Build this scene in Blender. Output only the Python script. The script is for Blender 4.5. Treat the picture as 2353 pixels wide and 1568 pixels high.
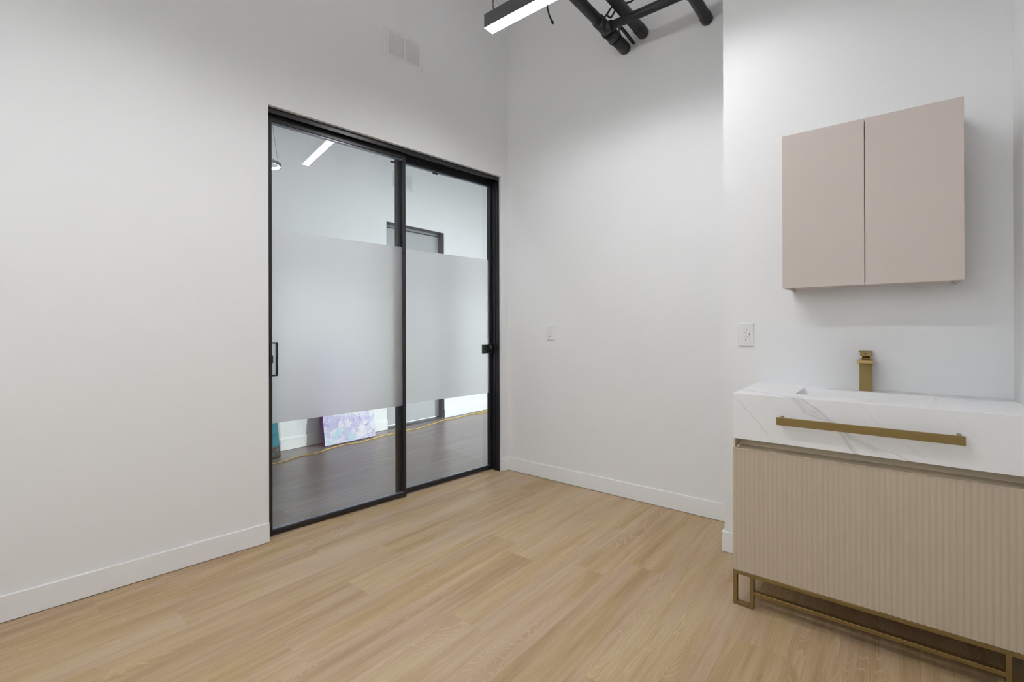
import bpy, bmesh, math, random
from mathutils import Vector, Matrix
random.seed(7)
for o in list(bpy.data.objects): bpy.data.objects.remove(o)
scn = bpy.context.scene
COL = scn.collection

# ------------------------------------------------------------------ camera
YAW, ROLL, PITCH = math.radians(38.9192), math.radians(-0.1639), math.radians(0.0586)
CAM = Vector((2.3196, 0.0, 1.1))
Fv = Vector((-math.sin(YAW)*math.cos(PITCH), math.cos(YAW)*math.cos(PITCH), math.sin(PITCH)))
Rv = Vector((math.cos(YAW), math.sin(YAW), 0)); Uv = Rv.cross(Fv)
R2 = Rv*math.cos(ROLL)+Uv*math.sin(ROLL); U2 = -Rv*math.sin(ROLL)+Uv*math.cos(ROLL)
cd = bpy.data.cameras.new('camera'); cam = bpy.data.objects.new('camera', cd); COL.objects.link(cam)
cam.matrix_world = Matrix(((R2.x, U2.x, -Fv.x, CAM.x), (R2.y, U2.y, -Fv.y, CAM.y), (R2.z, U2.z, -Fv.z, CAM.z), (0, 0, 0, 1)))
cd.sensor_width = 36; cd.lens = 1083.447/2353*36; cd.shift_y = -31.858/2353; cd.clip_start = 0.02
scn.camera = cam
# ------------------------------------------------------------------ world, exposure, lamp strengths
w = bpy.data.worlds.new('world'); scn.world = w; w.use_nodes = True
w.node_tree.nodes['Background'].inputs[0].default_value = (0.94, 0.965, 1.0, 1)
w.node_tree.nodes['Background'].inputs[1].default_value = 5.0
scn.view_settings.view_transform = 'Standard'; scn.view_settings.look = 'None'
scn.view_settings.gamma = 1; scn.view_settings.use_curve_mapping = False
scn.view_settings.exposure = -0.06
LAMP_1, LAMP_2, FILL_LAMP, LAMP_UP, HALL_FILL = 50.0, 65.0, 25.0, 20.0, 30.0
sd = bpy.data.lights.new('sun', 'SUN'); sd.energy = 2.0; sd.angle = math.radians(0.8); sd.color = (0.97, 0.98, 1.0)
sun = bpy.data.objects.new('sun', sd); COL.objects.link(sun)
_el, _az = math.radians(15), math.radians(30)
sun.rotation_euler = Vector((-math.cos(_el)*math.cos(_az), -math.cos(_el)*math.sin(_az), -math.sin(_el))).to_track_quat('-Z', 'Y').to_euler()

# ------------------------------------------------------------------ materials
def new_mat(name):
    m = bpy.data.materials.new(name); m.use_nodes = True
    nt = m.node_tree; return m, nt, nt.nodes, nt.links, nt.nodes['Principled BSDF']
def noise_bump(nt, bsdf, scale, strength, dist=0.001, vec=None):
    n = nt.nodes.new('ShaderNodeTexNoise'); n.inputs['Scale'].default_value = scale; n.inputs['Detail'].default_value = 3
    b = nt.nodes.new('ShaderNodeBump'); b.inputs['Strength'].default_value = strength; b.inputs['Distance'].default_value = dist
    if vec: nt.links.new(vec, n.inputs['Vector'])
    else:
        tc = nt.nodes.new('ShaderNodeTexCoord'); nt.links.new(tc.outputs['Object'], n.inputs['Vector'])
    nt.links.new(n.outputs[0], b.inputs['Height']); nt.links.new(b.outputs[0], bsdf.inputs['Normal'])
def plain(name, col, rough=0.5, metal=0.0, bump=None, spec=0.5, vary=0.0):
    m, nt, N, L, b = new_mat(name)
    b.inputs['Base Color'].default_value = (*col, 1); b.inputs['Roughness'].default_value = rough
    b.inputs['Metallic'].default_value = metal; b.inputs['Specular IOR Level'].default_value = spec
    if vary:
        tc = N.new('ShaderNodeTexCoord'); n = N.new('ShaderNodeTexNoise'); n.inputs['Scale'].default_value = 6
        mx = N.new('ShaderNodeMix'); mx.data_type = 'RGBA'
        L.new(tc.outputs['Object'], n.inputs['Vector']); L.new(n.outputs[0], mx.inputs[0])
        mx.inputs[6].default_value = (*[c*(1-vary) for c in col], 1); mx.inputs[7].default_value = (*[min(1, c*(1+vary)) for c in col], 1)
        L.new(mx.outputs[2], b.inputs['Base Color'])
    if bump: noise_bump(nt, b, *bump)
    return m
def brushed(name, col, rough, axis, metal=1.0, bstr=0.15):
    m, nt, N, L, b = new_mat(name)
    b.inputs['Base Color'].default_value = (*col, 1); b.inputs['Roughness'].default_value = rough; b.inputs['Metallic'].default_value = metal
    tc = N.new('ShaderNodeTexCoord'); mp = N.new('ShaderNodeMapping')
    s = [900, 900, 900]; s[axis] = 12; mp.inputs['Scale'].default_value = s
    L.new(tc.outputs['Object'], mp.inputs['Vector'])
    noise_bump(nt, b, 1.0, bstr, 0.0004, mp.outputs[0]); return m
def emit(name, col, strength):
    m, nt, N, L, b = new_mat(name)
    b.inputs['Base Color'].default_value = (0.9, 0.9, 0.9, 1)
    b.inputs['Emission Color'].default_value = (*col, 1); b.inputs['Emission Strength'].default_value = strength
    return m
def lens_emit(name, col, strength):
    # luminaire lens that throws its light downwards: output falls off towards grazing angles
    m = emit(name, col, strength); nt = m.node_tree; N, L = nt.nodes, nt.links
    g = N.new('ShaderNodeNewGeometry'); d = N.new('ShaderNodeVectorMath'); d.operation = 'DOT_PRODUCT'
    L.new(g.outputs['Normal'], d.inputs[0]); L.new(g.outputs['Incoming'], d.inputs[1])
    r = N.new('ShaderNodeMapRange'); r.interpolation_type = 'SMOOTHSTEP'
    r.inputs[1].default_value = 0.09; r.inputs[2].default_value = 0.48; r.inputs[3].default_value = 0.0; r.inputs[4].default_value = strength
    L.new(d.outputs['Value'], r.inputs[0]); L.new(r.outputs[0], N['Principled BSDF'].inputs['Emission Strength'])
    return m
def math_node(N, L, op, a, b=None, clamp=False):
    n = N.new('ShaderNodeMath'); n.operation = op; n.use_clamp = clamp
    for i, v in enumerate((a, b)):
        if v is None: continue
        if isinstance(v, (int, float)): n.inputs[i].default_value = v
        else: L.new(v, n.inputs[i])
    return n.outputs[0]

wall_paint = plain('wall_paint', (0.842, 0.842, 0.848), 0.55, bump=(260, 0.06, 0.001), spec=0.25)
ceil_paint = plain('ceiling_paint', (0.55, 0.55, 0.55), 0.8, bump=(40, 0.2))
base_paint = plain('baseboard_paint', (0.87, 0.87, 0.88), 0.35, bump=(120, 0.03), spec=0.4)
black_alu = plain('black_aluminium', (0.012, 0.012, 0.014), 0.32, 0.0, bump=(900, 0.05, 0.0005), spec=0.6)
pipe_mat = plain('black_pipe', (0.018, 0.018, 0.02), 0.5, bump=(90, 0.3, 0.002), spec=0.5)
lamp_body = brushed('lamp_body', (0.16, 0.16, 0.165), 0.38, 0, 0.7, 0.4)
lamp_diffs = [lens_emit('lamp_diffuser', (0.97, 0.975, 1.0), v) for v in (LAMP_1, LAMP_2, FILL_LAMP)]
lamp_updiff = emit('lamp_uplight', (0.97, 0.975, 1.0), LAMP_UP)
hall_fill_diff = emit('hall_fill_diffuser', (0.91, 0.93, 1.0), HALL_FILL)
ring_diff = emit('ring_diffuser', (1.0, 0.9, 0.86), 6.0)
ground_mat = plain('pale_paving', (0.45, 0.45, 0.44), 0.9, vary=0.1)
white_plastic = plain('white_plastic', (0.80, 0.80, 0.80), 0.35, bump=(300, 0.02), spec=0.4)
vent_paint = plain('vent_paint', (0.80, 0.80, 0.80), 0.45, bump=(200, 0.03))
dark_slot = plain('dark_slot', (0.02, 0.02, 0.02), 0.7, vary=0.2)
taupe = plain('taupe_lacquer', (0.60, 0.525, 0.48), 0.5, bump=(500, 0.03, 0.0005), spec=0.3)
taupe_dark = plain('taupe_panel', (0.70, 0.60, 0.46), 0.55, bump=(500, 0.03, 0.0005), spec=0.3)
taupe_flute = plain('taupe_fluted', (0.54, 0.45, 0.345), 0.5, bump=(500, 0.03, 0.0005), spec=0.3)
brass_x = brushed('brushed_brass', (0.29, 0.205, 0.082), 0.45, 0, 0.85)
brass_z = brushed('brushed_brass_upright', (0.29, 0.205, 0.082), 0.45, 2, 0.85)
brass_polish = plain('polished_brass', (0.60, 0.44, 0.20), 0.22, 1.0, bump=(200, 0.02))
bead_mat = plain('bead_aluminium', (0.15, 0.16, 0.21), 0.25, 0.3, bump=(900, 0.03, 0.0005), spec=0.8)
rubber = plain('black_rubber', (0.02, 0.02, 0.02), 0.6, vary=0.2)
grey_slot = plain('grey_slot', (0.35, 0.35, 0.35), 0.6, vary=0.1)
red_dot = plain('red_enamel', (0.35, 0.01, 0.04), 0.3, vary=0.1)
blue_dot = plain('blue_enamel', (0.01, 0.02, 0.12), 0.3, vary=0.1)
door_grey = plain('grey_door_paint', (0.46, 0.46, 0.47), 0.5, bump=(200, 0.03))
door_frame_grey = plain('dark_door_frame', (0.045, 0.048, 0.055), 0.4, bump=(200, 0.03))
subfloor = plain('subfloor', (0.10, 0.07, 0.05), 0.9, vary=0.2)
cord_yellow = plain('yellow_cord', (0.78, 0.50, 0.10), 0.45, vary=0.1)
canvas_side = plain('purple_canvas_edge', (0.24, 0.05, 0.32), 0.7, vary=0.3)

def wood(name, dark, mid, light, rough, spec=0.4, sat=1.0):
    m, nt, N, L, b = new_mat(name)
    tc = N.new('ShaderNodeTexCoord'); oi = N.new('ShaderNodeObjectInfo')
    off = N.new('ShaderNodeVectorMath'); off.operation = 'MULTIPLY_ADD'
    cmb = N.new('ShaderNodeCombineXYZ')
    for k, s in enumerate((37.0, 91.0, 53.0)): L.new(math_node(N, L, 'MULTIPLY', oi.outputs['Random'], s), cmb.inputs[k])
    L.new(tc.outputs['Object'], off.inputs[0]); off.inputs[1].default_value = (1, 1, 1); L.new(cmb.outputs[0], off.inputs[2])
    def noise(sc, scale=1.0, detail=3.0, dist=0.0):
        mp = N.new('ShaderNodeMapping'); mp.inputs['Scale'].default_value = sc; L.new(off.outputs[0], mp.inputs['Vector'])
        n = N.new('ShaderNodeTexNoise'); n.inputs['Scale'].default_value = scale; n.inputs['Detail'].default_value = detail
        n.inputs['Distortion'].default_value = dist
        L.new(mp.outputs[0], n.inputs['Vector']); return n.outputs[0]
    broad = noise((17, 1.3, 1), 1, 2)
    fine = noise((420, 7, 1), 1, 5)
    mid_ = noise((75, 2.2, 1), 1, 3)
    field = noise((11, 1.5, 1), 1, 1.2, 0.15)
    rings = math_node(N, L, 'SINE', math_node(N, L, 'MULTIPLY', field, 250.0))
    rings = math_node(N, L, 'POWER', math_node(N, L, 'MAXIMUM', rings, 0.0), 5.0)
    mask = noise((9, 0.9, 1), 1, 1)
    mr = N.new('ShaderNodeMapRange'); mr.inputs[1].default_value = 0.47; mr.inputs[2].default_value = 0.64; L.new(mask, mr.inputs[0])
    rings = math_node(N, L, 'MULTIPLY', rings, mr.outputs[0])
    fmix = math_node(N, L, 'ADD', math_node(N, L, 'MULTIPLY', broad, 1.15), math_node(N, L, 'MULTIPLY', fine, 0.75))
    fmix = math_node(N, L, 'ADD', fmix, math_node(N, L, 'MULTIPLY', math_node(N, L, 'SUBTRACT', mid_, 0.5), 0.55))
    f = math_node(N, L, 'ADD', fmix, math_node(N, L, 'MULTIPLY', oi.outputs['Random'], 0.22))
    f = math_node(N, L, 'SUBTRACT', f, 0.56)
    ramp = N.new('ShaderNodeValToRGB'); ramp.color_ramp.elements[0].position = 0.15; ramp.color_ramp.elements[0].color = (*dark, 1)
    ramp.color_ramp.elements[1].position = 0.85; ramp.color_ramp.elements[1].color = (*light, 1)
    e = ramp.color_ramp.elements.new(0.5); e.color = (*mid, 1)
    L.new(f, ramp.inputs[0])
    mx = N.new('ShaderNodeMix'); mx.data_type = 'RGBA'; mx.blend_type = 'MIX'
    L.new(math_node(N, L, 'MULTIPLY', rings, 0.30), mx.inputs[0]); 
    tn = noise((7, 1.1, 1), 1, 2); tr = N.new('ShaderNodeMapRange'); tr.inputs[1].default_value = 0.42; tr.inputs[2].default_value = 0.62; L.new(tn, tr.inputs[0])
    pk = N.new('ShaderNodeMix'); pk.data_type = 'RGBA'; pk.blend_type = 'MULTIPLY'; L.new(math_node(N, L, 'MULTIPLY', tr.outputs[0], 0.8), pk.inputs[0])
    L.new(ramp.outputs[0], pk.inputs[6]); pk.inputs[7].default_value = (1.0, 0.99, 1.22, 1)
    L.new(pk.outputs[2], mx.inputs[6])
    mx.inputs[7].default_value = (*[min(1, c*1.42) for c in light], 1)
    # sparse dark pores
    knot = noise((30, 6, 1), 1, 2); kr = N.new('ShaderNodeMapRange'); kr.inputs[1].default_value = 0.72; kr.inputs[2].default_value = 0.80; L.new(knot, kr.inputs[0])
    mx2 = N.new('ShaderNodeMix'); mx2.data_type = 'RGBA'
    L.new(math_node(N, L, 'MULTIPLY', kr.outputs[0], 0.5), mx2.inputs[0]); L.new(mx.outputs[2], mx2.inputs[6]); mx2.inputs[7].default_value = (*[c*0.55 for c in dark], 1)
    L.new(mx2.outputs[2], b.inputs['Base Color'])
    b.inputs['Roughness'].default_value = rough; b.inputs['Specular IOR Level'].default_value = spec
    bp = N.new('ShaderNodeBump'); bp.inputs['Strength'].default_value = 0.12; bp.inputs['Distance'].default_value = 0.0006
    L.new(math_node(N, L, 'ADD', fine, rings), bp.inputs['Height']); L.new(bp.outputs[0], b.inputs['Normal'])
    return m
oak = wood('oak_plank', (0.39, 0.263, 0.128), (0.475, 0.343, 0.188), (0.55, 0.42, 0.262), 0.47, 0.28)
grey_oak = wood('grey_oak_plank', (0.175, 0.132, 0.115), (0.215, 0.172, 0.153), (0.265, 0.225, 0.21), 0.34, 0.5)

def pane_mat(name):
    m, nt, N, L, b = new_mat(name); out = N['Material Output'] if 'Material Output' in N else nt.nodes['Material Output']
    N.remove(b)
    t = N.new('ShaderNodeBsdfTransparent'); t.inputs[0].default_value = (0.94, 0.965, 0.955, 1)
    g = N.new('ShaderNodeBsdfGlossy'); g.inputs['Roughness'].default_value = 0.0
    lw = N.new('ShaderNodeLayerWeight'); lw.inputs['Blend'].default_value = 0.5
    fr = math_node(N, L, 'ADD', math_node(N, L, 'MULTIPLY', math_node(N, L, 'POWER', lw.outputs['Facing'], 5.0), 0.95), 0.045)
    mx = N.new('ShaderNodeMixShader'); L.new(fr, mx.inputs[0]); L.new(t.outputs[0], mx.inputs[1]); L.new(g.outputs[0], mx.inputs[2])
    L.new(mx.outputs[0], out.inputs['Surface']); return m
glass = pane_mat('clear_glass')
def film_mat():
    m, nt, N, L, b = new_mat('frosted_film'); out = nt.nodes['Material Output']; N.remove(b)
    tc = N.new('ShaderNodeTexCoord'); n = N.new('ShaderNodeTexNoise'); n.inputs['Scale'].default_value = 350; L.new(tc.outputs['Object'], n.inputs['Vector'])
    bp = N.new('ShaderNodeBump'); bp.inputs['Strength'].default_value = 0.1; bp.inputs['Distance'].default_value = 0.0003; L.new(n.outputs[0], bp.inputs['Height'])
    t = N.new('ShaderNodeBsdfTranslucent'); t.inputs[0].default_value = (0.96, 0.96, 0.97, 1)
    d = N.new('ShaderNodeBsdfDiffuse'); d.inputs[0].default_value = (0.9, 0.9, 0.9, 1)
    g = N.new('ShaderNodeBsdfGlossy'); g.inputs['Roughness'].default_value = 0.35
    rf = N.new('ShaderNodeBsdfRefraction'); rf.inputs['Roughness'].default_value = 0.75; rf.inputs['IOR'].default_value = 1.18
    rf.inputs['Color'].default_value = (0.97, 0.975, 0.98, 1)
    for s in (t, d, g): L.new(bp.outputs[0], s.inputs['Normal'])
    m0 = N.new('ShaderNodeMixShader'); m0.inputs[0].default_value = 0.6; L.new(t.outputs[0], m0.inputs[1]); L.new(rf.outputs[0], m0.inputs[2])
    m1 = N.new('ShaderNodeMixShader'); m1.inputs[0].default_value = 0.25; L.new(m0.outputs[0], m1.inputs[1]); L.new(d.outputs[0], m1.inputs[2])
    m2 = N.new('ShaderNodeMixShader'); m2.inputs[0].default_value = 0.05; L.new(m1.outputs[0], m2.inputs[1]); L.new(g.outputs[0], m2.inputs[2])
    L.new(m2.outputs[0], out.inputs['Surface']); return m
film = film_mat()

def marble_mat():
    m, nt, N, L, b = new_mat('white_marble')
    tc = N.new('ShaderNodeTexCoord'); sep = N.new('ShaderNodeSeparateXYZ'); L.new(tc.outputs['Object'], sep.inputs[0])
    def nz(scale, detail, amp):
        n = N.new('ShaderNodeTexNoise'); n.inputs['Scale'].default_value = scale; n.inputs['Detail'].default_value = detail
        L.new(tc.outputs['Object'], n.inputs['Vector'])
        return math_node(N, L, 'MULTIPLY', math_node(N, L, 'SUBTRACT', n.outputs[0], 0.5), amp)
    wob = math_node(N, L, 'ADD', nz(22, 4, 0.030), nz(110, 3, 0.010))
    u = math_node(N, L, 'ADD', math_node(N, L, 'ADD', sep.outputs[0], wob), math_node(N, L, 'MULTIPLY', sep.outputs[1], 1.6))
    zf = math_node(N, L, 'DIVIDE', sep.outputs[2], 0.1785)
    total = None
    veins = [([(0, .160), (.0756, .136), (.289, .104), (.602, .061), (.832, .027), (.895, .001), (1, -.02)], .0035, .30),
             ([(0, .40), (.54, .333), (.62, .287), (.70, .247), (1, .213)], .012, .34),
             ([(0, .545), (.02, .533), (.098, .505), (.165, .448), (.30, .388), (.59, .326), (.85, .274), (1, .235)], .010, .42),
             ([(0, .505), (.05, .47), (.15, .44), (.30, .385), (.45, .36), (.8, .25), (1, .22)], .030, .22),
             ([(0, .60), (.59, .465), (.76, .437), (1, .403)], .0028, .20),
             ([(0, .78), (.5, .70), (1, .62)], .003, .08)]
    for pts, width, amt in veins:
        fc = N.new('ShaderNodeFloatCurve'); cv = fc.mapping.curves[0]
        fc.mapping.clip_max_y = 2; fc.mapping.clip_min_y = -1
        pts = [(a, c+0.1) for a, c in pts]
        cv.points[0].location = pts[0]; cv.points[-1].location = pts[-1]
        for q in pts[1:-1]: cv.points.new(*q)
        for q in cv.points: q.handle_type = 'VECTOR'
        fc.mapping.update(); L.new(zf, fc.inputs['Value'])
        d = math_node(N, L, 'ABSOLUTE', math_node(N, L, 'SUBTRACT', math_node(N, L, 'ADD', u, 0.1), fc.outputs[0]))
        a = math_node(N, L, 'SUBTRACT', 1.0, math_node(N, L, 'DIVIDE', d, width), True)
        br = N.new('ShaderNodeTexNoise'); br.inputs['Scale'].default_value = 30; L.new(tc.outputs['Object'], br.inputs['Vector'])
        a = math_node(N, L, 'MULTIPLY', math_node(N, L, 'MULTIPLY', a, amt), math_node(N, L, 'MULTIPLY', br.outputs[0], 1.7))
        total = a if total is None else math_node(N, L, 'MAXIMUM', total, a)
    mx = N.new('ShaderNodeMix'); mx.data_type = 'RGBA'; L.new(total, mx.inputs[0])
    mx.inputs[6].default_value = (0.85, 0.85, 0.86, 1); mx.inputs[7].default_value = (0.25, 0.25, 0.26, 1)
    L.new(mx.outputs[2], b.inputs['Base Color']); b.inputs['Roughness'].default_value = 0.45; b.inputs['Specular IOR Level'].default_value = 0.35
    return m
marble = marble_mat()

def paint_mat(name, kind):
    m, nt, N, L, b = new_mat(name)
    tc = N.new('ShaderNodeTexCoord')
    def nz(scale, detail=4, dist=0.0, off=0):
        mp = N.new('ShaderNodeMapping'); mp.inputs['Location'].default_value = (off, off*.7, off*1.3); L.new(tc.outputs['Object'], mp.inputs['Vector'])
        n = N.new('ShaderNodeTexNoise'); n.inputs['Scale'].default_value = scale; n.inputs['Detail'].default_value = detail; n.inputs['Distortion'].default_value = dist
        L.new(mp.outputs[0], n.inputs['Vector']); return n.outputs[0]
    def rng(v, a, c):
        r = N.new('ShaderNodeMapRange'); r.inputs[1].default_value = a; r.inputs[2].default_value = c; L.new(v, r.inputs[0]); return r.outputs[0]
    def mix(f, a, c):
        x = N.new('ShaderNodeMix'); x.data_type = 'RGBA'; L.new(f, x.inputs[0])
        for i, v in ((6, a), (7, c)):
            if isinstance(v, tuple): x.inputs[i].default_value = (*v, 1)
            else: L.new(v, x.inputs[i])
        return x.outputs[2]
    if kind == 'lavender':
        c = mix(rng(nz(12, 8, .5), .42, .58), (0.52, 0.47, 0.72), (0.76, 0.73, 0.80))
        c = mix(rng(nz(17, 8, .8, 3.1), .55, .68), c, (0.34, 0.25, 0.58))
        c = mix(rng(nz(8, 8, .7, 7.7), .55, .65), c, (0.42, 0.66, 0.78))
        c = mix(rng(nz(13, 8, .7, 12.4), .62, .72), c, (0.62, 0.35, 0.62))
        c = mix(rng(nz(24, 8, .8, 17.4), .58, .66), c, (0.82, 0.81, 0.78))
    else:
        c = mix(rng(nz(12, 6, .6), .45, .6), (0.03, 0.30, 0.42), (0.06, 0.42, 0.52))
        c = mix(rng(nz(25, 5, .6, 4), .60, .66), c, (0.02, 0.05, 0.09))
        sep = N.new('ShaderNodeSeparateXYZ'); L.new(tc.outputs['Object'], sep.inputs[0])
        hz = math_node(N, L, 'ADD', sep.outputs[2], math_node(N, L, 'MULTIPLY', nz(20, 5), 0.08))
        low = mix(rng(nz(16, 6, .5, 9), .45, .6), (0.16, 0.12, 0.10), (0.25, 0.04, 0.07))
        low = mix(rng(nz(40, 5, .5, 2), .60, .64), low, (0.05, 0.35, 0.45))
        c = mix(rng(hz, 0.130, 0.145), low, c)
    L.new(c, b.inputs['Base Color']); b.inputs['Roughness'].default_value = 0.55
    bp = N.new('ShaderNodeBump'); bp.inputs['Strength'].default_value = 0.4; bp.inputs['Distance'].default_value = 0.002
    L.new(nz(60, 5), bp.inputs['Height']); L.new(bp.outputs[0], b.inputs['Normal']); return m
lavender_paint = paint_mat('lavender_paint', 'lavender')
teal_paint = paint_mat('teal_paint', 'teal')

# ------------------------------------------------------------------ mesh helpers
def hexa(bm, pts, bevel=0.0, segs=1):
    """pts: 8 corners, bottom ring then top ring"""
    v = [bm.verts.new(p) for p in pts]
    fs = [bm.faces.new([v[i] for i in f]) for f in ((0, 3, 2, 1), (4, 5, 6, 7), (0, 1, 5, 4), (1, 2, 6, 5), (2, 3, 7, 6), (3, 0, 4, 7))]
    if bevel:
        es = list({e for f in fs for e in f.edges})
        bmesh.ops.bevel(bm, geom=es, offset=bevel, segments=segs, profile=0.5, affect='EDGES')
def box(bm, x0, x1, y0, y1, z0, z1, bevel=0.0, segs=1):
    hexa(bm, [(x0, y0, z0), (x1, y0, z0), (x1, y1, z0), (x0, y1, z0), (x0, y0, z1), (x1, y0, z1), (x1, y1, z1), (x0, y1, z1)], bevel, segs)
AL = math.radians(6.0494); YB = 2.8265
SA, CA = math.sin(AL), math.cos(AL)
def A(s, n, z): return (-s*SA+n*CA, YB-s*CA-n*SA, z)     # a point on the glass door's wall: s back from the corner, n into the room
def abox(bm, s0, s1, n0, n1, z0, z1, bevel=0.0, segs=1):
    hexa(bm, [A(s1, n0, z0), A(s1, n1, z0), A(s0, n1, z0), A(s0, n0, z0), A(s1, n0, z1), A(s1, n1, z1), A(s0, n1, z1), A(s0, n0, z1)][::1], bevel, segs)
def tube(bm, pts, r, sides=10, cap=True):
    pts = [Vector(p) for p in pts]; rings = []
    up = Vector((0, 0, 1))
    for i, p in enumerate(pts):
        t = (pts[min(i+1, len(pts)-1)]-pts[max(i-1, 0)]).normalized()
        a = t.cross(up)
        if a.length < 1e-3: a = t.cross(Vector((1, 0, 0)))
        a.normalize(); b = t.cross(a)
        rr = r[i] if isinstance(r, (list, tuple)) else r
        rings.append([bm.verts.new(p+(a*math.cos(k*2*math.pi/sides)+b*math.sin(k*2*math.pi/sides))*rr) for k in range(sides)])
    for q, w_ in zip(rings, rings[1:]):
        for k in range(sides): bm.faces.new((q[k], q[(k+1) % sides], w_[(k+1) % sides], w_[k])).smooth = True
    if cap: bm.faces.new(rings[0][::-1]); bm.faces.new(rings[-1])
def smooth_path(pts, n=6):
    out = []; P = [Vector(p) for p in pts]
    for i in range(len(P)-1):
        p0, p1, p2, p3 = P[max(i-1, 0)], P[i], P[i+1], P[min(i+2, len(P)-1)]
        for k in range(n):
            t = k/n
            out.append(0.5*((2*p1)+(-p0+p2)*t+(2*p0-5*p1+4*p2-p3)*t*t+(-p0+3*p1-3*p2+p3)*t**3))
    out.append(P[-1]); return out
def mk(name, bm, mat, parent=None, base=None, fix=True, **props):
    if fix: bmesh.ops.recalc_face_normals(bm, faces=bm.faces[:])
    off = Vector(base) if base is not None else (Vector(parent['_base']) if parent is not None else Vector((0, 0, 0)))
    bm.transform(Matrix.Translation(-off))
    me = bpy.data.meshes.new(name); bm.to_mesh(me); bm.free(); me.materials.append(mat)
    o = bpy.data.objects.new(name, me); COL.objects.link(o)
    o['_base'] = tuple(off)
    if parent is not None:
        o.parent = parent; o.location = off-Vector(parent['_base'])
    else: o.location = off
    for k, v in props.items(): o[k] = v
    return o
def B(): return bmesh.new()
def thing(name, base, label, cat, group=None):
    o = bpy.data.objects.new(name, None); COL.objects.link(o); o.location = base; o['_base'] = tuple(base)
    o.empty_display_size = 0.05
    o['label'] = label; o['category'] = cat
    if group: o['group'] = group
    return o
def struct(name, bm, mat, parent=None, base=None): return mk(name, bm, mat, parent, base, kind='structure')
def copy_tree(o, parent=None, loc=None, **props):
    c = o.copy(); COL.objects.link(c)
    if parent: c.parent = parent
    if loc is not None: c.location = loc; c['_base'] = tuple(loc)
    for k, v in props.items(): c[k] = v
    for ch in list(o.children):
        copy_tree(ch, c)
    return c

# ------------------------------------------------------------------ room shell
ZC = 4.0
YV, XJ, XR = 2.4546, 1.6753, 2.6583
XF = -1.9371
S1, S2, ZD = 1.7335, 0.0729, 2.256          # door opening in the left wall
YFRONT = -1.7
bm = B()
abox(bm, S1, 4.75, -0.15, 0, 0, ZC); abox(bm, S2, S1, -0.15, 0, ZD, ZC); abox(bm, 0, S2, -0.15, 0, 0, ZC)
struct('wall_left', bm, wall_paint, base=A(0, 0, 0))
bm = B(); box(bm, 0, XJ+0.05, YB, YB+0.15, 0, ZC); struct('wall_back', bm, wall_paint, base=(0, YB, 0))
bm = B(); box(bm, XJ, XR+0.15, YV, YB, 0, ZC); struct('wall_vanity', bm, wall_paint, base=(XJ, YV, 0))
bm = B(); box(bm, XR, XR+0.15, YFRONT, YV, 0, ZC); struct('wall_right', bm, wall_paint, base=(XR, YV, 0))
bm = B(); WX0, WX1, WZ0, WZ1 = 0.45, 2.30, 1.35, 2.75
box(bm, -0.75, WX0, YFRONT-0.15, YFRONT, 0, ZC); box(bm, WX1, XR+0.15, YFRONT-0.15, YFRONT, 0, ZC)
box(bm, WX0, WX1, YFRONT-0.15, YFRONT, 0, WZ0); box(bm, WX0, WX1, YFRONT-0.15, YFRONT, WZ1, ZC)
struct('wall_front', bm, wall_paint, base=(0, YFRONT, 0))
def window(name, fbox, a0, a1, z0, z1, base):
    # fbox(bm, a0, a1, depth0, depth1, z0, z1): frame with one mullion, pane behind it
    bm = B(); f = .035; am = (a0+a1)/2
    fbox(bm, a0, a0+f, .03, .09, z0, z1); fbox(bm, a1-f, a1, .03, .09, z0, z1); fbox(bm, am-.02, am+.02, .03, .09, z0+f, z1-f)
    fbox(bm, a0+f, a1-f, .03, .09, z0, z0+f); fbox(bm, a0+f, a1-f, .03, .09, z1-f, z1)
    o = struct(name, bm, black_alu, base=base)
    bm = B(); fbox(bm, a0+f, a1-f, .058, .062, z0+f, z1-f); struct('window_pane', bm, glass, parent=o); return o
window('fill_window_1', lambda bm, a, b, c, d, e, f: box(bm, a, b, YFRONT-d, YFRONT-c, e, f), WX0, WX1, WZ0, WZ1, (WX0, YFRONT-.06, WZ0))  # unseen window added behind the viewer to let in fill light
bm = B(); box(bm, -14, 16, -14, YFRONT-.2, -.25, -.2); box(bm, .9, 16, YFRONT-.2, 18, -.25, -.2); struct('ground', bm, ground_mat, base=(0, 0, -.2))
bm = B(); box(bm, -2.1, XR+0.15, YFRONT-0.15, YB+.15, ZC, ZC+0.1); box(bm, -2.1, 0.9, YB+.15, 7.2, ZC, ZC+0.1); struct('ceiling', bm, ceil_paint, base=(0, 0, ZC))
# faint taped joint in the plasterboard above the grille
bm = B()
pr = [(-0.030, 0), (-0.012, 0.0016), (0, 0.002), (0.012, 0.0016), (0.030, 0)]
for z in (2.962, ZC):
    for ds, dn in pr: bm.verts.new(A(0.977+ds, dn+0.0001, z))
bm.verts.ensure_lookup_table()
for i in range(4): bm.faces.new((bm.verts[i], bm.verts[i+1], bm.verts[i+6], bm.verts[i+5])).smooth = True
struct('trim_1', bm, wall_paint, base=A(0.977, 0, 2.962))
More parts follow.
